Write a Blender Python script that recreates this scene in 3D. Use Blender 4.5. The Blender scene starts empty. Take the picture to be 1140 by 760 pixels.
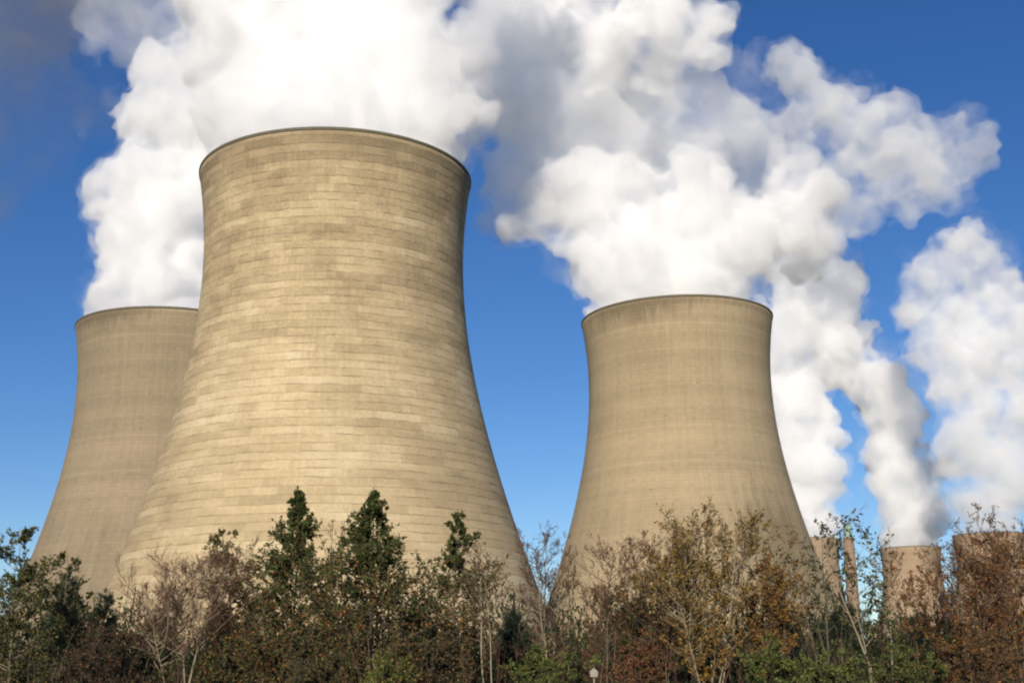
import bpy, bmesh, math, random
import numpy as np
from mathutils import Vector, Matrix, noise

SC = bpy.context.scene
COL = SC.collection
R = math.radians

# ------------------------------------------------------------------ camera
F, TILT, ROLL, EYE = 1420.3, 0.2530, -0.0126, 2.31      # focal length in photo pixels (photo is 1140 wide)
cam_d = bpy.data.cameras.new('camera')
cam_d.sensor_width = 36.0
cam_d.lens = 36.0 * F / 1140.0
cam_d.clip_start = 0.5
cam_d.clip_end = 30000
cam = bpy.data.objects.new('camera', cam_d)
cam.matrix_world = (Matrix.Translation((0, 0, EYE)) @ Matrix.Rotation(math.pi / 2 + TILT, 4, 'X')
                    @ Matrix.Rotation(ROLL, 4, 'Z'))
COL.objects.link(cam)
SC.camera = cam

# ------------------------------------------------------------------ sky and sun
SUN_EL, SUN_AZ = 22.0, 10.0          # degrees above the horizon; degrees left of straight behind the camera
world = bpy.data.worlds.new('World')
SC.world = world
world.use_nodes = True
wt = world.node_tree
bg = wt.nodes['Background']
sky = wt.nodes.new('ShaderNodeTexSky')
sky.sky_type = 'NISHITA'
sky.sun_disc = False
sky.sun_elevation = R(SUN_EL)
# direction TOWARD the sun
sdir = Vector((-math.sin(R(SUN_AZ)) * math.cos(R(SUN_EL)), -math.cos(R(SUN_AZ)) * math.cos(R(SUN_EL)), math.sin(R(SUN_EL))))
sky.sun_rotation = math.atan2(sdir.x, sdir.y)
sky.altitude = 1200
sky.air_density = 1.0
sky.dust_density = 0.15
sky.ozone_density = 3.2
hs = wt.nodes.new('ShaderNodeHueSaturation')
hs.inputs['Saturation'].default_value = 1.24
hs.inputs['Hue'].default_value = 0.511
wt.links.new(sky.outputs[0], hs.inputs['Color'])
wt.links.new(hs.outputs[0], bg.inputs[0])
bg.inputs[1].default_value = 0.092
sun_d = bpy.data.lights.new('sun', 'SUN')
sun_d.energy = 4.9
sun_d.angle = R(0.53)
sun_d.color = (1.0, 0.90, 0.75)
sun = bpy.data.objects.new('sun', sun_d)
sun.rotation_euler = sdir.to_track_quat('Z', 'Y').to_euler()
COL.objects.link(sun)

SC.view_settings.view_transform = 'Standard'
SC.view_settings.look = 'None'
SC.view_settings.gamma = 1
SC.view_settings.exposure = 0.08
SC.view_settings.use_curve_mapping = False
cy = SC.cycles
cy.max_bounces = 24
cy.diffuse_bounces = 3
cy.glossy_bounces = 2
cy.transmission_bounces = 3
cy.volume_bounces = 20
cy.transparent_max_bounces = 24
cy.use_adaptive_sampling = True
cy.adaptive_threshold = 0.03
cy.use_denoising = True
cy.caustics_reflective = False
cy.caustics_refractive = False
cy.sample_clamp_indirect = 4.0
cy.pixel_filter_type = 'BLACKMAN_HARRIS'
cy.filter_width = 2.1


def at(px, py, dist):
    """world point seen at photo pixel (px, py) at forward distance dist along +Y"""
    a, b = px - 570.0, 380.0 - py
    cr, sr = math.cos(ROLL), math.sin(ROLL)
    u, v = (a * cr - b * sr) / F, (a * sr + b * cr) / F
    c, s = math.cos(TILT), math.sin(TILT)
    d = Vector((u, c - v * s, s + v * c))
    k = dist / d.y
    return Vector((d.x * k, dist, EYE + d.z * k))


# ------------------------------------------------------------------ object helpers
def link(o):
    COL.objects.link(o)
    return o


def mesh_obj(name, me, mats, parent=None):
    o = bpy.data.objects.new(name, me)
    for m in (mats if isinstance(mats, (list, tuple)) else [mats]):
        me.materials.append(m)
    link(o)
    if parent:
        o.parent = parent
    return o


def thing(name, label, cat, loc=(0, 0, 0), group=None):
    o = bpy.data.objects.new(name, None)
    o.empty_display_size = 0.5
    o.location = loc
    link(o)
    return tag(o, label, cat, group)


def tag(o, label, cat, group=None, kind=None):
    o['label'] = label
    o['category'] = cat
    if group:
        o['group'] = group
    if kind:
        o['kind'] = kind
    return o


def mesh_np(name, V, Fc, smooth=True):
    me = bpy.data.meshes.new(name)
    me.from_pydata([tuple(v) for v in V], [], [tuple(f) for f in Fc])
    if smooth:
        me.polygons.foreach_set('use_smooth', [True] * len(me.polygons))
    me.update()
    return me


class NT:
    """small helper for writing node materials"""
    def __init__(self, name):
        self.m = bpy.data.materials.new(name)
        self.m.use_nodes = True
        self.t = self.m.node_tree
        self.bsdf = self.t.nodes.get('Principled BSDF')
        self.out = self.t.nodes.get('Material Output')

    def n(self, typ, **kw):
        nd = self.t.nodes.new(typ)
        for k, v in kw.items():
            setattr(nd, k, v)
        return nd

    def put(self, sock, v):
        if hasattr(v, 'is_linked') or isinstance(v, bpy.types.NodeSocket):
            self.t.links.new(v, sock)
        else:
            sock.default_value = v

    def math(self, op, a, b=None, c=None, clamp=False):
        nd = self.n('ShaderNodeMath', operation=op, use_clamp=clamp)
        for i, v in enumerate((a, b, c)):
            if v is not None:
                self.put(nd.inputs[i], v)
        return nd.outputs[0]

    def mix(self, fac, a, b, blend='MIX'):
        nd = self.n('ShaderNodeMix', data_type='RGBA', blend_type=blend, clamp_factor=True)
        self.put(nd.inputs[0], fac)
        self.put(nd.inputs[6], a)
        self.put(nd.inputs[7], b)
        return nd.outputs[2]

    def ramp(self, v, lo, hi, a=0.0, b=1.0, smooth=True):
        nd = self.n('ShaderNodeMapRange', interpolation_type='SMOOTHSTEP' if smooth else 'LINEAR')
        self.put(nd.inputs[0], v)
        for i, x in zip((1, 2, 3, 4), (lo, hi, a, b)):
            self.put(nd.inputs[i], x)
        return nd.outputs[0]

    def noise(self, vec, scale, detail=4, rough=0.55, dim='3D'):
        nd = self.n('ShaderNodeTexNoise', noise_dimensions=dim)
        if vec is not None:
            self.put(nd.inputs['Vector'], vec)
        nd.inputs['Scale'].default_value = scale
        nd.inputs['Detail'].default_value = detail
        nd.inputs['Roughness'].default_value = rough
        return nd.outputs['Fac']

    def white(self, vec):
        nd = self.n('ShaderNodeTexWhiteNoise', noise_dimensions='3D')
        self.put(nd.inputs['Vector'], vec)
        return nd.outputs['Value']

    def xyz(self, x, y, z):
        nd = self.n('ShaderNodeCombineXYZ')
        for i, v in enumerate((x, y, z)):
            self.put(nd.inputs[i], v)
        return nd.outputs[0]


def simple_mat(name, rgb, rough=0.9, var=0.25, scale=3.0):
    k = NT(name)
    tc = k.n('ShaderNodeTexCoord').outputs['Object']
    f = k.noise(tc, scale, 5)
    d = tuple(c * (1 - var) for c in rgb) + (1,)
    l = tuple(min(1, c * (1 + var)) for c in rgb) + (1,)
    k.put(k.bsdf.inputs['Base Color'], k.mix(f, d, l))
    k.bsdf.inputs['Roughness'].default_value = rough
    k.bsdf.inputs['Specular IOR Level'].default_value = 0.2
    return k.m


# ------------------------------------------------------------------ ground
def ground_mat():
    k = NT('rough_grass_ground')
    tc = k.n('ShaderNodeTexCoord').outputs['Object']
    f = k.noise(tc, 0.25, 6)
    g = k.noise(tc, 3.0, 5)
    c = k.mix(k.ramp(f, .35, .65), (.030, .034, .012, 1), (.060, .045, .022, 1))
    k.put(k.bsdf.inputs['Base Color'], k.mix(k.ramp(g, .4, .75), c, (.085, .075, .035, 1)))
    k.bsdf.inputs['Roughness'].default_value = 1.0
    k.bsdf.inputs['Specular IOR Level'].default_value = 0.1
    return k.m


me = mesh_np('ground', [(-9000, -3000, 0), (9000, -3000, 0), (9000, 14000, 0), (-9000, 14000, 0)], [(0, 1, 2, 3)], False)
g = mesh_obj('ground', me, ground_mat())
tag(g, 'flat rough grassy ground under the trees and towers', 'ground', kind='structure')


# ------------------------------------------------------------------ cooling towers
def tower_r(z):
    b = np.where(z > 92.68, 57.15, 62.06)
    return 29.46 * np.sqrt(1 + ((z - 92.68) / b) ** 2)


def coursed_concrete():
    """cast in lifts about 1.75 m tall, each lift in lengths of different tone, dirt along the joints"""
    k = NT('coursed_concrete')
    uv = k.n('ShaderNodeUVMap', uv_map='surface').outputs[0]
    sep = k.n('ShaderNodeSeparateXYZ')
    k.put(sep.inputs[0], uv)
    U, Z = sep.outputs[0], sep.outputs[1]
    tc = k.n('ShaderNodeTexCoord').outputs['Object']
    # let the lifts waver a little so that the joints are not ruled lines
    wob = k.noise(k.xyz(k.math('MULTIPLY', U, 0.22), k.math('MULTIPLY', Z, 0.3), 0.0), 1.0, 3)
    Zw = k.math('ADD', Z, k.math('MULTIPLY_ADD', wob, 0.6, -0.3))
    v = k.math('DIVIDE', Zw, 1.75)
    row = k.math('FLOOR', v)
    fr = k.math('FRACT', v)
    rr = k.white(k.xyz(row, 3.7, 1.1))

    def lengths(size, seed):
        sh = k.math('MULTIPLY', k.white(k.xyz(row, seed, 5.0)), 40.0)
        cell = k.math('FLOOR', k.math('DIVIDE', k.math('ADD', U, sh), size))
        return k.white(k.xyz(cell, row, seed))
    long_ = lengths(10.5, 1.0)
    mid_ = lengths(4.3, 2.0)
    short_ = lengths(1.9, 3.0)
    big = k.noise(tc, 0.035, 4)                         # weathering over tens of metres
    patch = k.noise(k.xyz(k.math('MULTIPLY', U, .05), k.math('MULTIPLY', Z, .30), 2.0), 1.0, 5, .6)
    fine = k.noise(tc, 1.6, 6, .7)
    streak = k.noise(k.xyz(k.math('MULTIPLY', U, 0.9), k.math('MULTIPLY', Z, .05), 9.0), 1.0, 4, .6)
    t = k.math('MULTIPLY_ADD', long_, 0.21, 0.0)
    t = k.math('MULTIPLY_ADD', mid_, 0.17, t)
    t = k.math('MULTIPLY_ADD', short_, 0.03, t)
    t = k.math('MULTIPLY_ADD', rr, 0.19, t)
    t = k.math('MULTIPLY_ADD', k.ramp(patch, .3, .7), 0.29, t)
    t = k.math('MULTIPLY_ADD', k.ramp(streak, .25, .75), 0.10, t)
    t = k.math('MULTIPLY_ADD', k.ramp(fine, .3, .7), 0.24, t)
    t = k.math('MULTIPLY_ADD', k.ramp(big, .3, .7), 0.2, t)
    t = k.math('SUBTRACT', t, 0.25, clamp=False)
    t = k.math('MULTIPLY_ADD', k.math('SUBTRACT', t, .5), k.ramp(Z, 20, 100, .75, 1.05), .5)
    t = k.math('SUBTRACT', t, k.ramp(Z, 55, 112, 0.0, 0.20))   # upper lifts are greyer and dirtier
    dark, mid, pale = (.25, .190, .112, 1), (.445, .348, .208, 1), (.65, .54, .365, 1)
    c = k.mix(k.ramp(t, 0.0, .5, smooth=False), dark, mid)
    c = k.mix(k.ramp(t, .5, 1.0, smooth=False), c, pale)
    # joint between lifts
    jn = k.noise(k.xyz(k.math('MULTIPLY', U, .16), row, 4.0), 1.0, 3)
    jw = k.ramp(jn, .3, .72)
    joint = k.math('MULTIPLY', k.ramp(fr, 0.0, .17, 1.0, 0.0), jw)
    c = k.mix(k.math('MULTIPLY', joint, .85), c, (.120, .090, .055, 1))
    # soot marks
    soot_shade = k.noise(k.xyz(k.math('MULTIPLY', U, .06), k.math('MULTIPLY', Z, .12), 20.0), 1.0, 6, .65)
    c = k.mix(k.math('MULTIPLY', k.ramp(soot_shade, .56, .74), .45), c, (.17, .135, .085, 1))
    rimn = k.noise(k.xyz(k.math('MULTIPLY', U, .08), k.math('MULTIPLY', Z, .10), 31.0), 1.0, 5, .65)
    under = k.math('MULTIPLY', k.ramp(k.math('MULTIPLY_ADD', rimn, 26.0, Z), 112, 128), .42)
    c = k.mix(under, c, (.19, .150, .098, 1))
    k.put(k.bsdf.inputs['Base Color'], c)
    k.bsdf.inputs['Roughness'].default_value = 0.92
    k.bsdf.inputs['Specular IOR Level'].default_value = 0.15
    bump = k.n('ShaderNodeBump')
    bump.inputs['Strength'].default_value = 0.6
    bump.inputs['Distance'].default_value = 0.10
    h = k.math('SUBTRACT', k.math('MULTIPLY', fine, .5), k.math('MULTIPLY', joint, 1.2))
    h = k.math('MULTIPLY_ADD', long_, .3, h)
    k.put(bump.inputs['Height'], h)
    k.put(k.bsdf.inputs['Normal'], bump.outputs[0])
    return k.m


def smooth_concrete(name, tone, stains):
    """smoother shell: fine grid of formwork marks, faint bands, local stains (angle, height, half widths, strength)"""
    k = NT(name)
    uv = k.n('ShaderNodeUVMap', uv_map='surface').outputs[0]
    sep = k.n('ShaderNodeSeparateXYZ')
    k.put(sep.inputs[0], uv)
    U, Z = sep.outputs[0], sep.outputs[1]
    tc = k.n('ShaderNodeTexCoord').outputs['Object']
    row = k.math('FLOOR', k.math('DIVIDE', Z, 1.1))
    fr = k.math('FRACT', k.math('DIVIDE', Z, 1.1))
    colm = k.math('FLOOR', k.math('DIVIDE', U, 1.6))
    fc = k.math('FRACT', k.math('DIVIDE', U, 1.6))
    cell = k.white(k.xyz(colm, row, 2.0))
    rr = k.white(k.xyz(row, 1.0, 7.0))
    cr_ = k.white(k.xyz(colm, 4.0, 7.0))
    band = k.noise(k.xyz(0.0, 0.0, k.math('MULTIPLY', Z, .12)), 1.0, 4, .7)
    big = k.noise(tc, 0.03, 5)
    fine = k.noise(tc, 1.2, 6, .7)
    streak = k.noise(k.xyz(k.math('MULTIPLY', U, 0.5), k.math('MULTIPLY', Z, .03), 9.0), 1.0, 5, .65)
    t = k.math('MULTIPLY', cell, .16)
    t = k.math('MULTIPLY_ADD', rr, .16, t)
    t = k.math('MULTIPLY_ADD', cr_, .08, t)
    t = k.math('MULTIPLY_ADD', k.ramp(band, .3, .7), .28, t)
    t = k.math('MULTIPLY_ADD', k.ramp(big, .3, .7), .30, t)
    t = k.math('MULTIPLY_ADD', k.ramp(streak, .3, .7), .18, t)
    t = k.math('MULTIPLY_ADD', fine, .22, t)
    t = k.math('SUBTRACT', t, .19)
    d = tuple(x * .72 for x in tone) + (1,)
    l = tuple(min(1, x * 1.28) for x in tone) + (1,)
    c = k.mix(t, d, l)
    grid = k.math('MAXIMUM', k.ramp(fr, 0, .2, 1, 0), k.ramp(fc, 0, .14, .8, 0))
    gs = k.math('MULTIPLY', grid, k.ramp(fine, .35, .7, .12, .5))
    c = k.mix(gs, c, tuple(x * .5 for x in tone) + (1,))
    # pock marks
    sp = k.noise(tc, .9, 2, .5)
    c = k.mix(k.math('MULTIPLY', k.ramp(sp, .70, .76), .5), c, tuple(x * .4 for x in tone) + (1,))
    for (u0, z0, du, dz, s) in stains:
        a = k.math('DIVIDE', k.math('SUBTRACT', U, u0), du)
        b = k.math('DIVIDE', k.math('SUBTRACT', Z, z0), dz)
        rad = k.math('SQRT', k.math('ADD', k.math('MULTIPLY', a, a), k.math('MULTIPLY', b, b)))
        rad = k.math('ADD', rad, k.math('MULTIPLY_ADD', k.noise(k.xyz(k.math('MULTIPLY', U, .5), k.math('MULTIPLY', Z, .08), u0), 1.0, 5, .7), 1.6, -.8))
        m = k.math('MULTIPLY', k.ramp(rad, .35, 1.15, 1, 0), s)
        m = k.math('MULTIPLY', m, k.ramp(grid, 0, 1, .75, 1.0))
        c = k.mix(m, c, tuple(x * .36 for x in tone) + (1,))
    k.put(k.bsdf.inputs['Base Color'], c)
    k.bsdf.inputs['Roughness'].default_value = 0.9
    k.bsdf.inputs['Specular IOR Level'].default_value = 0.15
    bump = k.n('ShaderNodeBump')
    bump.inputs['Strength'].default_value = 0.35
    bump.inputs['Distance'].default_value = 0.05
    k.put(bump.inputs['Height'], k.math('SUBTRACT', fine, grid))
    k.put(k.bsdf.inputs['Normal'], bump.outputs[0])
    return k.m


RIM = simple_mat('sooty_rim_concrete', (.13, .118, .085), .9, .4, .8)
BASIN = simple_mat('basin_concrete', (.20, .17, .12), .9, .3, .6)


def ring_mesh(name, prof, seg=192, close=True):
    """revolve profile [(r, z)...] (closed loop); uv = (metres round a 45 m circle from the side facing the camera, z)"""
    V, Fc, UV = [], [], []
    n = len(prof)
    for j in range(seg):
        a = 2 * math.pi * j / seg
        for r, z in prof:
            V.append((r * math.cos(a), r * math.sin(a), z))
    for j in range(seg):
        j2 = (j + 1) % seg
        for i in range(n if close else n - 1):
            i2 = (i + 1) % n
            Fc.append((j * n + i, j2 * n + i, j2 * n + i2, j * n + i2))
            u0, u1 = (j / seg - .75) * 2 * math.pi, ((j + 1) / seg - .75) * 2 * math.pi   # 0 faces -Y
            if (j + .5) / seg < .25:
                u0 += 2 * math.pi
                u1 += 2 * math.pi
            UV += [(u0 * 38, prof[i][1]), (u1 * 38, prof[i][1]), (u1 * 38, prof[i2][1]), (u0 * 38, prof[i2][1])]
    me = mesh_np(name, V, Fc)
    lay = me.uv_layers.new(name='surface')
    lay.data.foreach_set('uv', [c for p in UV for c in p])
    return me


def tower(x, y, label, mat, s=1.0, hs=1.0, seg=192):
    t = thing('cooling_tower', label, 'cooling tower', (x, y, 0), 'concrete cooling towers of the power station')
    zs = np.concatenate([np.linspace(.0, 106, 54), np.linspace(107, 113.0, 7)])
    out = [(float(tower_r(z)) * s, float(z) * hs) for z in zs]
    inn = [(r - (.75 if z < 100 else .6), z) for r, z in out][::-1]
    mesh_obj('shell', ring_mesh('shell', out + inn, seg), mat, t)
    r = float(tower_r(113.0)) * s
    h = hs
    rim = [(r - .60, 113.0 * h + .003), (r + .03, 113.0 * h + .003), (r + .16, 113.1 * h), (r + .2, 113.6 * h), (r + .1, 113.75 * h), (r - .9, 113.75 * h), (r - .95, 113.2 * h)]
    ro = mesh_obj('rim', ring_mesh('rim', rim, seg), RIM, t)
    rb = float(tower_r(0.0)) * s
    base = [(rb + .1, .0), (rb + 2.5, .0), (rb + 2.5, 1.6), (rb + 2.2, 1.8), (rb + .1, 1.8)]
    mesh_obj('basin', ring_mesh('basin', base, 96), BASIN, t)
    return t


COURSED = coursed_concrete()
TOWERS = {
    'main': (-40.53, 279.83, 1, 1), 'left': (-113.17, 412.52, 1, 1), 'right': (54.42, 407.12, 1, 1)}
tower(*TOWERS['main'][:2], 'nearest and tallest looking cooling tower, banded in pale and dark courses', COURSED, seg=288)
tower(*TOWERS['left'][:2], 'dull smooth cooling tower half hidden behind the banded tower',
      smooth_concrete('dull_smooth_concrete', (.268, .214, .142), [(14, 12, 75, 34, .42), (-22, 114.5, 30, 7, .85)]))
tower(*TOWERS['right'][:2], 'smooth beige cooling tower standing clear with a dark stain low on its right side',
      smooth_concrete('beige_smooth_concrete', (.335, .266, .168), [(22, 34, 18, 22, .8), (10, 6, 60, 16, .3), (-22, 114, 32, 8.5, .9), (20, 114.5, 40, 4.5, .6), (-16, 96, 12, 9, .16)]))
FARC = smooth_concrete('far_brownish_concrete', (.33, .245, .165), [])
for nm, px, d, hs_, lab in (('farA', 899, 1107, .955, 'far cooling tower partly behind the right flank of the smooth beige tower'),
                       ('farB', 1014, 1185, .945, 'far cooling tower with a dark shaded right side, seen between sparse trees'),
                       ('farC', 1102, 1045, .925, 'far cooling tower behind the orange brown tree at the right edge')):
    p = at(px, 620, d)
    TOWERS[nm] = (p.x, p.y, .88, hs_)
    tower(p.x, p.y, lab, FARC, s=.88, hs=hs_, seg=128)

# a slim chimney with a pale turquoise cap, far behind the sparse trees
pc = at(947.5, 640, 1000)
ch = thing('chimney', 'slim brown chimney with a pale turquoise cap between two far towers', 'chimney', (pc.x, pc.y, 0))
zt = at(947.5, 598, 1000).z
zc = at(947.5, 583, 1000).z
mesh_obj('shaft', ring_mesh('shaft', [(5.2, 0), (4.2, zt), (3.4, zt), (4.4, 0)], 48), simple_mat('brown_chimney', (.25, .175, .12), .9, .3, .3), ch)
mesh_obj('cap', ring_mesh('cap', [(2.9, zt - .5), (3.3, zt + .02), (3.3, zc - 1.5), (2.6, zc), (2.2, zc - .2), (2.3, zt - .5)], 48), simple_mat('turquoise_cap', (.27, .40, .36), .7, .15, .5), ch)

# a little pale box with a pitched top on a thin post, low among the brambles
pb = at(661, 748, 38.6)
nb = thing('post_box', 'tiny pale pointed box on a thin post at the bottom edge', 'box', (pb.x, pb.y, 0))
bx = mesh_np('box', [(x, y, z) for y in (-.09, .09) for x, z in ((-.10, -.13), (.10, -.13), (.12, .03), (0, .13), (-.12, .03))],
             [(0, 1, 2, 3, 4), (9, 8, 7, 6, 5), (0, 5, 6, 1), (1, 6, 7, 2), (2, 7, 8, 3), (3, 8, 9, 4), (4, 9, 5, 0)], False)
bo = mesh_obj('box', bx, simple_mat('pale_weathered_paint', (.27, .25, .20), .8, .15, 9), nb)
bo.location = (0, 0, pb.z)
mesh_obj('post', ring_mesh('post', [(.001, 0), (.025, 0), (.025, pb.z - .132), (.001, pb.z - .132)], 12), simple_mat('post_wood', (.22, .19, .14), .9, .25, 8), nb)


# ------------------------------------------------------------------ steam
def steam_mat(name, dens, aniso=0.0, wisp=0, wlo=.4, wmin=0.0, soft=.22, soot_shade=0):
    k = NT(name)
    k.t.nodes.remove(k.bsdf)
    v = k.n('ShaderNodeVolumeScatter')
    v.inputs['Color'].default_value = (1, 1, 1, 1)
    if wisp:
        tc = k.n('ShaderNodeTexCoord').outputs['Object']
        f = k.noise(tc, 1.0 / wisp, 6, .66)
        k.put(v.inputs['Density'], k.ramp(f, wlo, wlo + soft, dens * wmin, dens))
    else:
        v.inputs['Density'].default_value = dens
        k.m.cycles.homogeneous_volume = True
    v.inputs['Anisotropy'].default_value = aniso
    if soot_shade:  # black absorption darkens the haze, standing in for shade on it
        ab = k.n('ShaderNodeVolumeAbsorption')
        ab.inputs['Color'].default_value = (0, 0, 0, 1)
        ad = k.n('ShaderNodeAddShader')
        k.put(ab.inputs['Density'], k.math('MULTIPLY', v.inputs['Density'].links[0].from_socket, soot_shade))
        k.t.links.new(v.outputs[0], ad.inputs[0])
        k.t.links.new(ab.outputs[0], ad.inputs[1])
        v = ad
    k.t.links.new(v.outputs[0], k.out.inputs['Volume'])
    return k.m


def ico(sub=2):
    bm = bmesh.new()
    bmesh.ops.create_icosphere(bm, subdivisions=sub, radius=1)
    bm.verts.ensure_lookup_table()
    V = np.array([v.co[:] for v in bm.verts])
    Fc = np.array([[v.index for v in f.verts] for f in bm.faces])
    bm.free()
    return V, Fc


ICO = ico(2)


def plume(label, puffs, dist, dens, seed, voxel, mouth=None, kids=(9, 5), amp=1.0, group='plumes of steam from the cooling towers', aniso=0.0, wisp=0, wlo=.4, wmin=0.0, veil=.085, mid=.45, soot_shade=0):
    """puffs: (px, py, radius px, depth offset m): lumps along the plume, each given a cauliflower of smaller lumps"""
    rnd = random.Random(seed)
    unit = voxel
    voxel = voxel * .75
    S = []
    k = dist / F
    def rdir():
        while True:
            v = Vector((rnd.uniform(-1, 1), rnd.uniform(-1, 1), rnd.uniform(-1, 1)))
            if .1 < v.length < 1:
                return v.normalized()
    for (px, py, rp, dy) in puffs:
        c = at(px, py, dist + dy)
        r = rp * k
        S.append((c, r * .86))
        for _ in range(kids[0]):
            d = rdir()
            r2 = r * rnd.uniform(.28, .5)
            c2 = c + d * (r * .98 - r2 * .75)
            S.append((c2, r2))
            for _ in range(kids[1]):
                d2 = (rdir() + d * .6).normalized()
                r3 = r2 * rnd.uniform(.3, .5)
                S.append((c2 + d2 * (r2 * .95), r3))
    core = steam_hull('steam_plume', S, voxel, mouth, .85, amp, seed, unit)
    core.data.materials.append(steam_mat('steam', dens, aniso, wisp, wlo, wmin, soot_shade=soot_shade))
    tag(core, label, 'steam', group)
    for gr, dn, am in ((1.0, mid, 1.25), (1.12, veil, 1.7)):     # torn thinner steam round the dense body
        if dn:
            v = steam_hull('veil', S, voxel * (1.1 if gr > 1 else 1), mouth, gr, amp * am, seed + int(gr * 10), unit)
            v.data.materials.append(steam_mat('thin_steam', dens * dn, aniso, wisp * .7, .38, 0.02, soft=.28, soot_shade=soot_shade))
            v.parent = core


def steam_hull(name, S, voxel, mouth, grow_, amp, seed, unit):
    Vs, Fs, n = [], [], 0
    V0, F0 = ICO
    for c, r in S:
        if r < voxel * .8:
            continue
        Vs.append(V0 * (r * grow_) + np.array(c[:]))
        Fs.append(F0 + n)
        n += len(V0)
    if mouth:
        mx, my, rad, z0, z1 = mouth
        m = 64
        a = np.linspace(0, 2 * np.pi, m, endpoint=False)
        Vc = np.concatenate([np.stack([mx + rad * np.cos(a), my + rad * np.sin(a), np.full(m, z)], 1) for z in (z0, z1)]
                            + [np.array([[mx, my, z0], [mx, my, z1]])])
        Fc = []
        for j in range(m):
            j2 = (j + 1) % m
            Fc += [(j, j2, m + j2), (j, m + j2, m + j), (2 * m, j2, j), (2 * m + 1, m + j, m + j2)]
        Vs.append(Vc)
        Fs.append(np.array(Fc) + n)
    V = np.concatenate(Vs)
    Fc = np.concatenate(Fs)
    me = mesh_np('steam', V, Fc)
    o = bpy.data.objects.new(name, me)
    link(o)
    md = o.modifiers.new('union', 'REMESH')
    md.mode = 'VOXEL'
    md.voxel_size = voxel
    for i, (sz, st, basis) in enumerate(((13, 8.5, 'BLENDER_ORIGINAL'), (6.5, 2.0, 'VORONOI_F1'), (3.2, 2.6, 'BLENDER_ORIGINAL'), (2.6, .75, 'VORONOI_F1'), (1.3, 1.1, 'BLENDER_ORIGINAL'))):
        tx = bpy.data.textures.new('billow', 'CLOUDS')
        tx.noise_scale = sz * unit * (1 + .07 * (seed % 5))
        tx.noise_depth = 1
        tx.noise_basis = basis
        dm = o.modifiers.new('billow', 'DISPLACE')
        dm.texture = tx
        dm.texture_coords = 'GLOBAL'
        dm.strength = st * unit * amp
        dm.mid_level = .5 if basis[0] == 'B' else .6
    md2 = o.modifiers.new('union2', 'REMESH')
    md2.mode = 'VOXEL'
    md2.voxel_size = voxel
    bpy.context.view_layer.update()
    ev = o.evaluated_get(bpy.context.evaluated_depsgraph_get())
    me2 = bpy.data.meshes.new_from_object(ev)
    o.modifiers.clear()
    o.data = me2
    bpy.data.meshes.remove(me)
    n = len(me2.vertices)
    co = np.empty(n * 3)
    me2.vertices.foreach_get('co', co)
    co = co.reshape(-1, 3)
    if mouth:                                            # inside the rim the steam stays off the wall
        dx, dyy = co[:, 0] - mx, co[:, 1] - my
        rr = np.hypot(dx, dyy) + 1e-9
        f = np.clip((z1 + 1.0 - co[:, 2]) / 2.0, 0, 1)
        lim = np.where(co[:, 2] < z1, np.minimum(rr, rad), rr)
        lim = np.where((co[:, 2] >= z1) & (co[:, 2] < z1 + 2), np.minimum(rr, rad + (co[:, 2] - z1) * 3), lim)
        co[:, 0] = mx + dx / rr * lim
        co[:, 1] = my + dyy / rr * lim
        co[:, 2] = np.maximum(co[:, 2], z0)
    me2.vertices.foreach_set('co', co.ravel())
    me2.polygons.foreach_set('use_smooth', [True] * len(me2.polygons))
    me2.materials.clear()
    me2.update()
    return o


def mouth(nm):
    x, y, s, h = TOWERS[nm]
    return (x, y, float(tower_r(113.0)) * s - 1.2, 106.0, 116.5)



plume('white plume rising from the dull half hidden tower on the left',
      [(162, 322, 55, 0), (200, 318, 60, 4), (134, 312, 22, 0), (180, 330, 60, -8),
       (150, 262, 62, 0), (120, 236, 26, 0), (200, 260, 60, 6), (160, 200, 56, 4), (122, 195, 28, 0), (215, 195, 60, 12),
       (185, 140, 62, 8), (140, 135, 24, 4), (240, 130, 60, 16), (190, 90, 42, 6), (240, 60, 62, 20), (175, 70, 20, 4)],
      428, .16, 3, 1.4, mouth('left'), amp=1.2, wisp=15, wlo=.34, wmin=.25)
plume('broad white plume pouring out of the banded tower',
      [(373, 150, 134, 0), (254, 158, 40, 0), (494, 162, 40, 0), (300, 140, 78, 0), (450, 140, 80, 0), (480, 130, 66, -6), (280, 110, 72, 4), (524, 116, 34, 0), (505, 60, 50, 4),
       (380, 70, 115, 4), (270, 50, 78, 8), (460, 60, 82, 0), (330, -40, 110, 10), (430, -40, 90, 4), (240, -10, 70, 16), (340, -120, 120, 16), (230, -90, 80, 20),
       (500, -130, 70, 14), (560, -200, 50, 18), (620, -235, 40, 22), (690, -225, 50, 25), (750, -215, 66, 26), (820, -225, 56, 28),  # unseen drift above the frame, added to shade the plume behind
       (430, -210, 100, 16), (470, -300, 100, 18), (400, -290, 90, 18), (520, -390, 92, 20), (470, -400, 90, 22)],  # unseen upper steam, added to throw shade on the thin grey steam
      281, .18, 5, 1.1, mouth('main'), amp=1.2, wisp=14, wlo=.36, wmin=.12)
plume('bright lumpy plume billowing from the smooth beige tower',
      [(755, 318, 98, 0), (676, 312, 34, 0), (836, 312, 34, 0), (668, 290, 40, 0), (700, 300, 62, 0), (810, 298, 62, 0), (680, 262, 60, 0), (760, 255, 78, 0), (830, 255, 64, 6), (640, 240, 52, 0),
       (605, 235, 34, 0), (575, 252, 20, -4), (650, 200, 48, 0), (700, 205, 52, -4), (760, 215, 52, 0), (870, 240, 56, 6), (905, 260, 40, 4), (620, 205, 32, -2),
       (910, 225, 30, 6), (890, 290, 34, 8), (880, 190, 30, 8)],
      409, .15, 7, 1.3, mouth('right'), amp=1.3, wisp=15, wlo=.35, wmin=.12)
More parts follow.
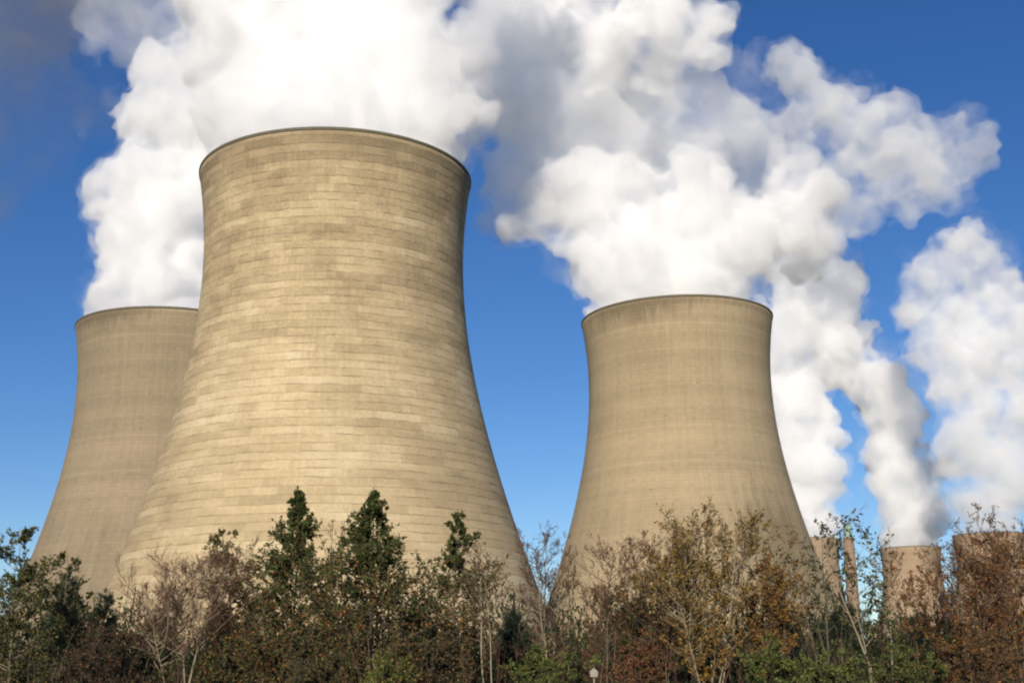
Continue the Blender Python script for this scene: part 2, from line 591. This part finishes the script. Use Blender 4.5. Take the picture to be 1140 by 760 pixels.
plume('high white puff crossing the top edge above the lumpy plume',
      [(740, 40, 70, 30), (680, 50, 58, 30), (790, 30, 40, 30), (640, 30, 50, 34), (720, -30, 80, 30), (620, -20, 60, 36), (660, 80, 34, 26), (800, 60, 22, 30)],
      409, .16, 8, 1.4, None, amp=1.2, wisp=16, wlo=.36, wmin=.04)
plume('thin grey steam drifting between the two nearest plumes',
      [(590, 120, 78, 40), (560, 60, 76, 44), (620, 60, 76, 46), (600, 180, 66, 40), (660, 130, 74, 40), (556, 190, 44, 40), (740, 120, 76, 44), (800, 130, 66, 44),
       (850, 160, 44, 40), (860, 200, 46, 36), (560, 0, 76, 48), (535, 130, 52, 40), (700, 160, 62, 36), (566, 240, 32, 36), (720, 175, 66, 44), (785, 185, 62, 44), (640, 160, 62, 44),
       (690, 190, 50, 40), (840, 215, 48, 40), (680, 90, 70, 50), (610, 0, 76, 50), (640, 210, 50, 44)],
      412, .050, 9, 1.9, None, amp=1.2, wisp=60, wlo=.24, wmin=.4, veil=.25, mid=.5)
plume('bright narrow plume behind the right flank of the smooth beige tower',
      [(896, 592, 36, 0), (880, 560, 42, 0), (905, 570, 34, 0), (905, 525, 36, 0), (870, 510, 50, 6), (912, 490, 30, 0), (880, 450, 50, 8), (905, 455, 28, 4), (860, 410, 48, 12), (885, 420, 26, 8),
       (855, 370, 40, 20)],
      1110, .09, 10, 3.0, mouth('farA'), amp=1.2, wisp=34, wlo=.36, wmin=.1)
plume('leaning plume from the shaded far tower, grey along its right side',
      [(1014, 600, 33, 0), (1006, 575, 36, 0), (1024, 560, 34, 10), (996, 540, 34, 0), (1018, 520, 36, 14), (990, 500, 33, 0), (1006, 470, 34, 10), (978, 458, 31, 0),
       (962, 420, 42, 4), (938, 390, 46, 6), (916, 350, 52, 8), (895, 320, 50, 10), (960, 380, 30, 14), (880, 300, 40, 14), (930, 310, 34, 16)],
      1190, .10, 11, 3.0, mouth('farB'), amp=1.4, wisp=46, wlo=.32, wmin=.06)
plume('tall plume from the far tower at the right edge',
      [(1102, 585, 38, 0), (1090, 560, 42, 0), (1115, 550, 40, 0), (1085, 520, 42, 0), (1110, 500, 46, 4), (1075, 480, 40, 0), (1095, 450, 46, 4), (1060, 430, 36, 0), (1080, 410, 42, 2),
       (1030, 390, 36, 4), (1060, 360, 42, 4), (1030, 345, 34, 4), (1090, 350, 44, 10), (1060, 300, 40, 6), (1030, 295, 30, 6), (1090, 290, 40, 10), (1075, 270, 28, 10), (1120, 330, 34, 16), (1130, 420, 34, 14), (1135, 475, 38, 10), (1150, 430, 40, 14), (1145, 375, 38, 16)],
      1050, .052, 12, 2.8, mouth('farC'), amp=1.3, wisp=40, wlo=.37)
plume('loose torn cloud of steam drifting at the upper right',
      [(880, 90, 40, 0), (920, 120, 48, 0), (890, 140, 36, 0), (960, 150, 48, 0), (940, 190, 44, 0), (1000, 170, 50, 0), (1050, 165, 44, 0), (1085, 165, 26, 0), (990, 210, 44, 0), (1040, 205, 32, 0),
       (900, 70, 20, 0), (950, 230, 30, 0)],
      1050, .034, 13, 3.0, None, amp=1.5, wisp=50, wlo=.38, veil=.22, mid=.5)
plume('faint smoky haze in the top left corner, darkened as if in shade',
      [(-40, 20, 90, 0), (40, 30, 80, 0), (100, -10, 80, 0), (60, 90, 70, 0), (0, 110, 80, 0), (-30, -60, 90, 0), (80, 150, 34, 0), (40, 180, 40, 0), (-40, 170, 60, 0)],
      560, .0042, 14, 4.0, None, amp=1.8, wisp=60, wlo=.36, veil=.5, mid=.6, soot_shade=1.3)
plume('thin pale steam above the plume of the dull tower',
      [(150, 20, 56, 0), (120, 10, 46, 0), (190, 50, 44, 0), (210, 0, 60, 0), (110, 60, 24, 0), (100, 135, 13, 0), (88, 150, 10, 0)],
      440, .030, 15, 1.8, None, amp=1.4, wisp=30, wlo=.34, veil=.3, mid=.5)


# ------------------------------------------------------------------ vegetation
LEAF = {}
for nm, rgb in (('dark_green', (.027, .040, .013)), ('green', (.055, .078, .019)), ('bright_green', (.105, .135, .026)),
                ('olive', (.095, .086, .024)), ('yellow', (.235, .160, .030)), ('gold', (.25, .150, .030)),
                ('orange', (.225, .085, .020)), ('rust', (.140, .068, .024)), ('red', (.115, .042, .022)),
                ('brown', (.100, .066, .030)), ('dry', (.200, .150, .085)), ('needle', (.014, .026, .014)), ('shade_brown', (.046, .033, .017))):  # shade_brown: brown darkened to put low shade into the leaf colour
    k = NT(nm + '_leaves')
    gi = k.n('ShaderNodeNewGeometry').outputs['Random Per Island']
    d = tuple(c * .75 for c in rgb) + (1,)
    l = tuple(c * 1.3 for c in rgb) + (1,)
    k.put(k.bsdf.inputs['Base Color'], k.mix(gi, d, l))
    k.bsdf.inputs['Roughness'].default_value = .75
    k.bsdf.inputs['Specular IOR Level'].default_value = .25
    LEAF[nm] = k.m
BARK = {'grey': simple_mat('grey_bark', (.105, .085, .060), .95, .4, 6), 'pale': simple_mat('pale_bark', (.27, .225, .15), .9, .35, 6),
        'red': simple_mat('reddish_bark', (.120, .066, .046), .95, .35, 6), 'dark': simple_mat('dark_bark', (.045, .034, .025), .95, .35, 6)}


class Geo:
    def __init__(self):
        self.V, self.Q, self.M, self.n = [], [], [], 0

    def tube(self, P, r0, r1, sides, mat):
        P = np.asarray(P, float)
        n = len(P)
        T = np.gradient(P, axis=0)
        T /= np.linalg.norm(T, axis=1)[:, None] + 1e-9
        ref = np.array([1.0, 0, 0]) if abs(T[0][0]) < .8 else np.array([0, 1.0, 0])
        A = np.cross(T, ref)
        A /= np.linalg.norm(A, axis=1)[:, None] + 1e-9
        B = np.cross(T, A)
        r = np.linspace(r0, r1, n)[:, None, None]
        a = np.linspace(0, 2 * np.pi, sides, endpoint=False)
        V = P[:, None, :] + r * (np.cos(a)[None, :, None] * A[:, None, :] + np.sin(a)[None, :, None] * B[:, None, :])
        i = np.arange(n - 1)[:, None] * sides
        j = np.arange(sides)[None, :]
        j2 = (j + 1) % sides
        q = np.stack([i + j, i + j2, i + sides + j2, i + sides + j], -1).reshape(-1, 4) + self.n
        self.V.append(V.reshape(-1, 3))
        self.Q.append(q)
        self.M.append(np.full(len(q), mat))
        self.n += n * sides

    def leaves(self, C, D, size, aspect, mats, rng, droop=0.0):
        """rhombic folded leaves at points C, growing along directions D"""
        n = len(C)
        if not n:
            return
        D = D + rng.normal(0, .55, (n, 3))
        D[:, 2] -= droop
        D /= np.linalg.norm(D, axis=1)[:, None] + 1e-9
        W = np.cross(D, rng.normal(0, 1, (n, 3)))
        W /= np.linalg.norm(W, axis=1)[:, None] + 1e-9
        N = np.cross(D, W)
        L = size * rng.uniform(.6, 1.35, (n, 1))
        w = L * aspect
        V = np.stack([C, C + D * L * .5 + W * w * .5 + N * w * .12, C + D * L - N * L * .12, C + D * L * .5 - W * w * .5 + N * w * .12], 1)
        q = np.arange(n)[:, None] * 4 + np.arange(4)[None, :] + self.n
        self.V.append(V.reshape(-1, 3))
        self.Q.append(q)
        self.M.append(np.asarray(mats))
        self.n += 4 * n

    def mesh(self, name, smooth=False):
        V = np.concatenate(self.V)
        Q = np.concatenate(self.Q).astype(np.int32)
        M = np.concatenate(self.M).astype(np.int32)
        me = bpy.data.meshes.new(name)
        me.vertices.add(len(V))
        me.vertices.foreach_set('co', V.astype(np.float32).ravel())
        me.loops.add(Q.size)
        me.loops.foreach_set('vertex_index', Q.ravel())
        me.polygons.add(len(Q))
        me.polygons.foreach_set('loop_start', np.arange(0, Q.size, 4, dtype=np.int32))
        me.polygons.foreach_set('material_index', M)
        if smooth:
            me.polygons.foreach_set('use_smooth', [True] * len(Q))
        me.update(calc_edges=True)
        return me


def grow(rng, p, d, length, n, wob, up):
    """a wandering polyline from p along d"""
    P = [np.array(p, float)]
    d = np.array(d, float)
    for _ in range(n):
        d = d + rng.normal(0, wob, 3)
        d[2] += up
        d /= np.linalg.norm(d)
        P.append(P[-1] + d * length / n)
    return np.array(P)


def along(P, t):
    x = t * (len(P) - 1)
    i = min(int(x), len(P) - 2)
    f = x - i
    d = P[i + 1] - P[i]
    return P[i] * (1 - f) + P[i + 1] * f, d / (np.linalg.norm(d) + 1e-9)


def plant(name, label, cat, px, top, dist, wpx, seed, shape='oval', stems=1, spread=.12, first=.25, limbs=30, twigs=7, sprigs=3,
          per=4, lsize=.10, aspect=.55, pal=(('green', 1),), top_pal=None, bark='grey', twig_bark=None, rise=.35, thick=.05, droop=.25,
          leaf_from=0.0, tw=.006, group='trees in front of the cooling towers', tip_leaves=0):
    rng = np.random.default_rng(seed)
    H = at(px, top, dist).z
    b = at(px, 720, dist)
    hw = wpx / 2 * dist / F
    per *= 1.7
    wood, crown = Geo(), Geo()
    cmats = [BARK[twig_bark or bark]]
    names = []
    for pl in (pal, top_pal or ()):
        for nm, w in pl:
            if nm not in names:
                names.append(nm)
                cmats.append(LEAF[nm])

    def pick(z, n):
        pl = top_pal if (top_pal and rng.uniform(.45, .85) < z / H) else pal
        w = np.array([q[1] for q in pl], float)
        ids = np.array([names.index(q[0]) + 1 for q in pl])
        return rng.choice(ids, n, p=w / w.sum())

    def env(t):                        # crown half width (share of hw) at height share t
        if shape == 'cone':
            return max(.03, 1.15 * (1 - t) ** .98) * min(1, .45 + t * 2)
        if shape == 'vase':
            return (.25 + .75 * min(1, t / .75)) * (1 if t < .8 else max(.35, 1 - (t - .8) * 2.6))
        if shape == 'bush':
            return math.sqrt(max(.03, 1 - t ** 2.2))
        return max(.15, math.sin(math.pi * min(1, .18 + .78 * t)) ** .8)   # oval

    def leafy(P, d0, z, cnt):
        if cnt <= 0:
            return
        t = rng.uniform(.15, 1, cnt)
        x = t * (len(P) - 1)
        i = np.minimum(x.astype(int), len(P) - 2)
        f = (x - i)[:, None]
        C = P[i] * (1 - f) + P[i + 1] * f
        D = np.repeat(d0[None, :], cnt, 0) * .7
        crown.leaves(C, D, lsize, aspect, pick(z, cnt), rng, droop)

    for s in range(stems):
        a = rng.uniform(0, 6.28)
        lean = spread * (0.3 + .7 * rng.random()) if stems > 1 else spread * .3 * rng.random()
        hs = H * (1 if s == 0 else rng.uniform(.72, .97))
        d = np.array([math.cos(a) * lean, math.sin(a) * lean, 1.0])
        base = np.array([math.cos(a), math.sin(a), 0]) * (.12 * (stems > 1) * rng.uniform(.5, 2))
        T = grow(rng, base, d, hs * (1 + lean * lean * .5), 12, .045, .03)
        T[:, 2] *= hs / T[-1, 2]
        if stems == 1:                   # a single stem comes back over its foot
            T[:, :2] -= T[-1, :2] * np.linspace(0, 1, len(T))[:, None] * .85
        wood.tube(T, thick * (1 if s == 0 else .8), .008, 7, 0)
        nl = max(4, limbs // stems)
        for j in range(nl):
            t = first + (1 - first) * (j + rng.random()) / nl
            t = min(t, .985)
            p, td = along(T, t)
            th = rng.uniform(0, 6.28)
            reach = hw * env((t - first) / (1 - first)) * (rng.uniform(.42, 1.25) if shape == 'cone' else rng.uniform(.55, 1.12)) * (1 if stems == 1 else .75)
            reach = max(reach, .12)
            ld = np.array([math.cos(th), math.sin(th), rise * rng.uniform(.5, 1.6)])
            L = grow(rng, p, ld, reach * math.sqrt(1 + rise * rise) * .95, 6, .13, .07 * rise)
            r = min(thick * .55, .006 + .012 * reach) * (1 - t * .4)
            wood.tube(L, r, .005, 5, 0)
            z = p[2]
            leafy(L, ld, z, int(per * rng.uniform(.3, 1)))
            for q in range(max(2, int(twigs * (.5 + reach / hw * .7)))):
                tt = rng.uniform(.2, 1)
                p2, d2 = along(L, tt)
                dd = d2 + rng.normal(0, .55, 3)
                dd[2] += rise * .6
                dd /= np.linalg.norm(dd)
                tl = reach * rng.uniform(.25, .5) * (1.1 - .4 * tt) + .08
                Tw = grow(rng, p2, dd, tl, 4, .16, .06 * rise)
                crown.tube(Tw, tw, tw * .5, 3, 0)
                lk = per if p2[2] / H > leaf_from else 0
                leafy(Tw, dd, p2[2], int(lk * rng.uniform(.5, 1.4) + rng.random() * .9 * (lk > 0)))
                for _ in range(sprigs):
                    p3, d3 = along(Tw, rng.uniform(.25, 1))
                    d4 = d3 + rng.normal(0, .6, 3)
                    d4[2] += rise * .4
                    d4 /= np.linalg.norm(d4)
                    S = grow(rng, p3, d4, tl * rng.uniform(.3, .65), 3, .14, .05)
                    crown.tube(S, tw * .72, tw * .4, 3, 0)
                    leafy(S, d4, p3[2], int(lk * rng.uniform(.3, 1.2) + rng.random() * .9 * (lk > 0)))
        if tip_leaves:
            p, td = along(T, .97)
            C = T[-1] + rng.normal(0, .10, (tip_leaves, 3))
            crown.leaves(C, np.tile(td, (tip_leaves, 1)), lsize * 1.2, aspect, pick(H, tip_leaves), rng, droop)
    # the topmost shoot reaches exactly the height of this tree
    zt = np.quantile(np.concatenate([v[:, 2] for v in crown.V]), .9995)
    for G_ in (wood, crown):
        for v in G_.V:
            v[:, 2] *= H / zt
    t = thing(name, label, cat, (b.x, b.y, 0), group)
    mesh_obj('trunk', wood.mesh('trunk', True), BARK[bark], t)
    mesh_obj('crown', crown.mesh('crown'), cmats, t)
    return t


def pine(label, px, top, dist, wpx, seed):
    rng = np.random.default_rng(seed)
    H = at(px, top, dist).z
    b = at(px, 720, dist)
    hw = wpx / 2 * dist / F
    wood, crown = Geo(), Geo()
    T = grow(rng, (0, 0, 0), (0, 0, 1), H, 10, .02, .05)
    T[:, 2] *= H / T[-1, 2]
    wood.tube(T, .06, .012, 6, 0)

    def tuft(p, d, n, size):
        C = np.tile(p, (n, 1)) + rng.normal(0, .015, (n, 3))
        crown.leaves(C, np.tile(d, (n, 1)), size, .10, np.full(n, 1), rng, -.15)
    tuft(T[-1], np.array([0, 0, 1.]), 40, .22)
    nw = int(H / .22)
    for w in range(nw):
        t = .12 + .86 * w / nw
        for q in range(6):
            th = rng.uniform(0, 6.28)
            reach = hw * ((1 - t) ** .75 + .12) * rng.uniform(.7, 1.1)
            p, _ = along(T, min(.99, t + rng.uniform(-.01, .01)))
            L = grow(rng, p, (math.cos(th), math.sin(th), .35), reach, 5, .06, .09)
            wood.tube(L, .014, .006, 4, 0)
            nt = max(3, int(reach / .085))
            for m in range(nt):
                p2, d2 = along(L, .2 + .8 * (m + 1) / nt)
                tuft(p2, d2, 14, .17)
                if m % 2:
                    S = grow(rng, p2, d2 + rng.normal(0, .7, 3), .22, 2, .05, .1)
                    crown.tube(S, .006, .004, 3, 0)
                    tuft(S[-1], S[-1] - S[-2], 16, .17)
    t = thing('pine_tree', label, 'pine', (b.x, b.y, 0), 'dark pines behind the bare trees')
    mesh_obj('trunk', wood.mesh('trunk', True), BARK['dark'], t)
    mesh_obj('crown', crown.mesh('crown'), [BARK['dark'], LEAF['needle']], t)


OLIVE = (('dark_green', 3), ('green', 3), ('olive', 3), ('yellow', .6), ('brown', 1))
CONE_LOW = (('rust', 1.8), ('brown', 1.2), ('dark_green', 3.4), ('green', 2.2), ('orange', .9), ('red', .5), ('olive', 2.6))
CONE_TOP = (('dark_green', 2.5), ('green', 5), ('olive', 1.5), ('rust', .4))
GOLD = (('gold', 5), ('orange', 1), ('brown', 1.6), ('olive', 3), ('rust', .6), ('yellow', 1.3))
RUST = (('rust', 3), ('orange', 2.2), ('brown', 2.5), ('gold', 1.4), ('dry', .4), ('red', .6))

# from the left edge to the right edge
plant('broadleaf_tree', 'olive green leafy tree with a thin pale trunk at the left edge', 'tree', 12, 584, 47, 160, 11, 'oval', 2, .1, .15, 84, 9, 3, 5, .095, .6, OLIVE, bark='pale', twig_bark='grey')
plant('broadleaf_tree', 'dark green tree with yellowing leaves overlapping the dull tower foot', 'tree', 58, 612, 52, 110, 12, 'oval', 2, .12, .1, 70, 8, 3, 6, .09, .6, (('dark_green', 4), ('green', 2), ('olive', 2), ('brown', 2)))
plant('bare_tree', 'bare round headed tree with reddish brown twigs in front of the banded tower', 'tree', 200, 598, 50, 200, 13, 'oval', 3, .15, .44, 90, 12, 7, .12, .07, .5, (('brown', 2), ('rust', 1)), bark='pale', twig_bark='red', tw=.007, rise=.75, thick=.055)
plant('broadleaf_tree', 'reddish tree with green upper leaves left of the spired dark tree', 'tree', 266, 588, 53, 130, 14, 'oval', 2, .14, .1, 80, 9, 3, 4.5, .095, .6, (('rust', 3), ('red', 2), ('orange', 1.2), ('brown', 3), ('olive', 1.5)), (('green', 2), ('olive', 2), ('rust', 1)), tip_leaves=8)
plant('conical_tree', 'dark conical tree with a thin leafy spire and reddish lower leaves', 'tree', 326, 546, 50, 190, 15, 'cone', 1, .08, .1, 150, 10, 3, 6.2, .10, .6, CONE_LOW, CONE_TOP, rise=.34, thick=.07, tip_leaves=14)
plant('bare_tree', 'slim bare tree with grey brown twigs between two dark conical trees', 'tree', 374, 574, 54, 70, 16, 'vase', 2, .1, .3, 34, 8, 4, .5, .07, .5, (('brown', 1), ('rust', 1)), bark='grey', twig_bark='red', tw=.007, rise=.9)
plant('conical_tree', 'broad conical tree with dense green top and orange flecked lower leaves', 'tree', 418, 548, 48, 205, 17, 'cone', 1, .05, .08, 170, 10, 3, 6.4, .10, .6, CONE_LOW, CONE_TOP, rise=.34, thick=.07, tip_leaves=14)
plant('conical_tree', 'narrow sparse green tree before the right flank of the banded tower', 'tree', 509, 570, 51, 135, 18, 'cone', 1, .08, .2, 90, 9, 3, 4.5, .10, .6, (('brown', 3), ('dark_green', 2), ('rust', 2), ('gold', .7)), CONE_TOP, rise=.6, tip_leaves=10)
plant('bare_tree', 'pale forked bare tree holding a few dark leaves beside the narrow green tree', 'tree', 549, 598, 46, 100, 19, 'vase', 2, .16, .4, 40, 7, 4, .7, .09, .6, (('dark_green', 3), ('brown', 2)), bark='pale', twig_bark='red', tw=.007, rise=.7)
plant('bare_tree', 'purple brown bare tree in the gap between the banded and beige towers', 'tree', 612, 583, 49, 120, 20, 'vase', 3, .14, .3, 84, 10, 6, .6, .08, .5, (('brown', 2), ('red', 1), ('dark_green', 1)), bark='pale', twig_bark='red', tw=.007, rise=.9)
plant('bare_tree', 'reddish bare tree leaning before the left foot of the beige tower', 'tree', 668, 598, 52, 124, 21, 'vase', 3, .18, .28, 84, 10, 6, .7, .08, .5, (('brown', 2), ('red', 1.5)), bark='grey', twig_bark='red', tw=.007, rise=.8)
plant('leafy_bush', 'olive yellow bush at the left foot of the beige tower', 'bush', 712, 638, 54, 110, 22, 'bush', 4, .2, .05, 60, 8, 3, 5, .09, .6, (('olive', 3), ('green', 2), ('yellow', .6), ('dark_green', 3)), group='bushes under the trees')
plant('bare_tree', 'brown many stemmed thin leaved tree left of the golden tree', 'tree', 738, 590, 50, 135, 23, 'vase', 5, .18, .32, 110, 9, 4, 1.8, .085, .5, (('brown', 4), ('gold', 1), ('rust', 1.4)), bark='grey', twig_bark='red', tw=.007, rise=1.0)
plant('golden_tree', 'tall golden leaved tree with many upright stems before the beige tower', 'tree', 788, 554, 48, 165, 24, 'vase', 7, .17, .28, 170, 9, 4, 2.8, .095, .55, GOLD, (('gold', 3), ('olive', 2), ('yellow', 1), ('brown', 1.5)), bark='pale', twig_bark='red', rise=1.0, tip_leaves=5)
plant('golden_tree', 'orange golden tree below the dark stain of the beige tower', 'tree', 848, 598, 50, 130, 25, 'vase', 6, .17, .28, 130, 9, 4, 3, .095, .55, (('gold', 4), ('orange', 2), ('brown', 1.6), ('rust', 1.2)), (('gold', 3), ('orange', 1), ('brown', 1)), bark='grey', twig_bark='red', rise=1.0, tip_leaves=4)
plant('sparse_tree', 'thin sparse tree with a few large leaves by the beige tower flank', 'tree', 922, 566, 46, 130, 26, 'vase', 3, .17, .42, 34, 6, 3, .8, .16, .5, (('dark_green', 3), ('olive', 2), ('brown', 1)), bark='grey', twig_bark='dark', rise=.9, tip_leaves=5)
plant('sparse_tree', 'thin forked tree with drooping dark leaves in front of the shaded far tower', 'tree', 978, 564, 45, 150, 27, 'vase', 3, .2, .4, 36, 6, 3, .9, .17, .5, (('dark_green', 3), ('olive', 2), ('brown', 1)), bark='pale', twig_bark='dark', rise=.9, tip_leaves=7)
plant('rusty_tree', 'low rust brown tree between the two far towers on the right', 'tree', 1046, 610, 52, 110, 28, 'vase', 4, .18, .15, 90, 8, 4, 2.2, .09, .55, RUST, bark='red', twig_bark='red', rise=.9)
plant('rusty_tree', 'tall orange brown tree with bare upper twigs near the right edge', 'tree', 1092, 562, 46, 160, 29, 'vase', 6, .17, .28, 130, 9, 4, 1.9, .09, .55, RUST, (('rust', 2), ('brown', 2), ('orange', 1)), bark='red', twig_bark='red', rise=1.0)
plant('rusty_tree', 'rust coloured tree cut off by the right edge', 'tree', 1142, 580, 48, 130, 30, 'vase', 4, .15, .15, 100, 8, 4, 2.2, .09, .55, RUST, (('orange', 2), ('brown', 2), ('dark_green', 1)), bark='red', twig_bark='red', rise=.9)

for i, (px, top, d, w, lab) in enumerate((
        (70, 640, 60, 76, 'dark pine at the foot of the dull tower'),
        (113, 660, 58, 62, 'dark pine with tufted tips where the dull and banded towers meet'),
        (182, 686, 60, 80, 'low dark pine left of the trunks of the bare round headed tree'),
        (236, 676, 62, 84, 'low dark pine between the bare round headed tree and the reddish tree'),
        (470, 668, 63, 76, 'dark pine between the broad conical tree and the narrow green tree'),
        (578, 680, 62, 80, 'dark pine behind the pale forked bare tree'),
        (700, 676, 63, 84, 'dark pine behind the olive yellow bush'),
        (884, 690, 60, 76, 'dark pine behind the orange golden tree, at the foot of the beige tower'),
        (935, 678, 62, 90, 'dark pine behind the trunks of the two sparse trees'),
        (1022, 686, 63, 84, 'dark pine below the shaded far tower'))):
    pine(lab, px, top, d, w, 60 + i)

for i, (px, top, d, w, pal, lab) in enumerate((
        (860, 706, 41, 110, (('bright_green', 4), ('green', 3), ('olive', 2)), 'yellow green bush below the orange golden tree'),
        (606, 716, 41, 104, (('bright_green', 3), ('green', 3), ('olive', 2)), 'green bush below the purple brown bare tree'),
        (700, 700, 43, 80, (('red', 4), ('rust', 3), ('brown', 2)), 'dark red bush below the olive yellow bush'),
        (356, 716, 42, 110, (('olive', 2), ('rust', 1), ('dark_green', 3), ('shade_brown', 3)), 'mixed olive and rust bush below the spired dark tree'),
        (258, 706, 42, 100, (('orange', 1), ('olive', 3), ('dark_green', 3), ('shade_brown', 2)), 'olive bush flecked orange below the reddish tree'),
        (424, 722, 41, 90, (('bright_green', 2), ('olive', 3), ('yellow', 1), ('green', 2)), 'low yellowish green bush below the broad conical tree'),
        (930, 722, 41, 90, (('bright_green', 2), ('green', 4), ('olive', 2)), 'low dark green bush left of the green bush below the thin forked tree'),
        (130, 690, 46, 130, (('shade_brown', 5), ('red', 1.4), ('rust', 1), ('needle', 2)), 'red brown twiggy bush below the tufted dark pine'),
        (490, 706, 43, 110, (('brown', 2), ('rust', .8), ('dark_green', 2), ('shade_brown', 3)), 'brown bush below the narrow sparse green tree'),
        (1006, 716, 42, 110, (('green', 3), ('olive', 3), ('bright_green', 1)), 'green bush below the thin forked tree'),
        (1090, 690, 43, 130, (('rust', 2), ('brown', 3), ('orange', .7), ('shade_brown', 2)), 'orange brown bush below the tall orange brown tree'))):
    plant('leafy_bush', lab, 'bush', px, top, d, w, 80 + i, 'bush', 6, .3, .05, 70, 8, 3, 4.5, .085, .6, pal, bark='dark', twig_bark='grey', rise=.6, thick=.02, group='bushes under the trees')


def undergrowth():
    """a tangle: a few dozen kinds of shoot, each repeated with its own turn, height and place"""
    rng = np.random.default_rng(5)
    mats = [BARK['dark']] + [LEAF[n] for n in ('dark_green', 'green', 'needle', 'shade_brown', 'rust', 'red', 'gold')]  # leaf mix kept dark, the shade of the low band is in its colours
    kinds = []
    for i in range(30):
        gq = Geo()
        P = grow(rng, (0, 0, 0), (.2, 0, 1), 1.05, 7, .12, -.02)
        gq.tube(P, .012, .004, 3, 0)
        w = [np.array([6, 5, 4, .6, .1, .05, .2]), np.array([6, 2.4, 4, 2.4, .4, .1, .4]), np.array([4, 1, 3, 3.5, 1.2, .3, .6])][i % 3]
        for _ in range(11):
            p, d = along(P, rng.uniform(.2, 1))
            dd = d + rng.normal(0, .8, 3)
            S = grow(rng, p, dd, rng.uniform(.12, .3), 3, .2, .02)
            gq.tube(S, .004, .002, 3, 0)
            n = 8
            t = rng.uniform(0, 1, n)
            C = S[0] + (S[-1] - S[0]) * t[:, None]
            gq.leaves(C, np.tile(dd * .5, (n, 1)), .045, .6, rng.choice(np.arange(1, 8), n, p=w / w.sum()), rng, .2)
        kinds.append((np.concatenate(gq.V), np.concatenate(gq.Q), np.concatenate(gq.M)))
    big = Geo()
    for i in range(6800):
        y = 38 + 30 * rng.random() ** .55
        x = rng.uniform(-1, 1) * (y * .50 + 3)
        top = 1.7 + max(0, y - 52) * .21 + (.35 + .03 * (y - 38)) * noise.noise(Vector((x * .35, y * .3, 3.3)))
        h = max(.8, top * rng.uniform(.6, 1.12))
        hue = noise.noise(Vector((x * .2, y * .2, 9.1))) + rng.normal(0, .22)
        if y > 55:                       # evergreen scrub at the back
            hue += .22
        g_ = 0 if hue > .12 else (1 if hue > -.18 else 2)
        V, Q, M = kinds[g_ + 3 * rng.integers(0, 10)]
        a = rng.uniform(0, 6.28)
        c, s = math.cos(a), math.sin(a)
        wd = (.6 + .4 * h)
        W = np.stack([(V[:, 0] * c - V[:, 1] * s) * wd * 1.4 + x, (V[:, 0] * s + V[:, 1] * c) * wd * 1.4 + y, V[:, 2] * h], 1)
        big.V.append(W)
        big.Q.append(Q + big.n)
        big.M.append(M)
        big.n += len(V)
    for i in range(380):
        y = rng.uniform(42, 54)
        x = rng.uniform(-1, 1) * (y * .44 + 2)
        P = grow(rng, (x, y, 0), (rng.normal(0, .12), rng.normal(0, .12), 1), rng.uniform(2.2, 4.2), 7, .07, .02)
        big.tube(P, rng.uniform(.010, .022), .004, 4, 8 if rng.random() < .16 else 9)
        for _ in range(5):
            p, d = along(P, rng.uniform(.4, 1))
            big.tube(grow(rng, p, d + rng.normal(0, .5, 3), rng.uniform(.3, .9), 3, .12, .05), .006, .003, 3, 9)
    mats += [BARK['pale'], BARK['red']]
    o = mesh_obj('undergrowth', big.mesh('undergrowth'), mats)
    tag(o, 'dark tangled undergrowth of shoots and brambles along the bottom', 'undergrowth', kind='stuff')


undergrowth()
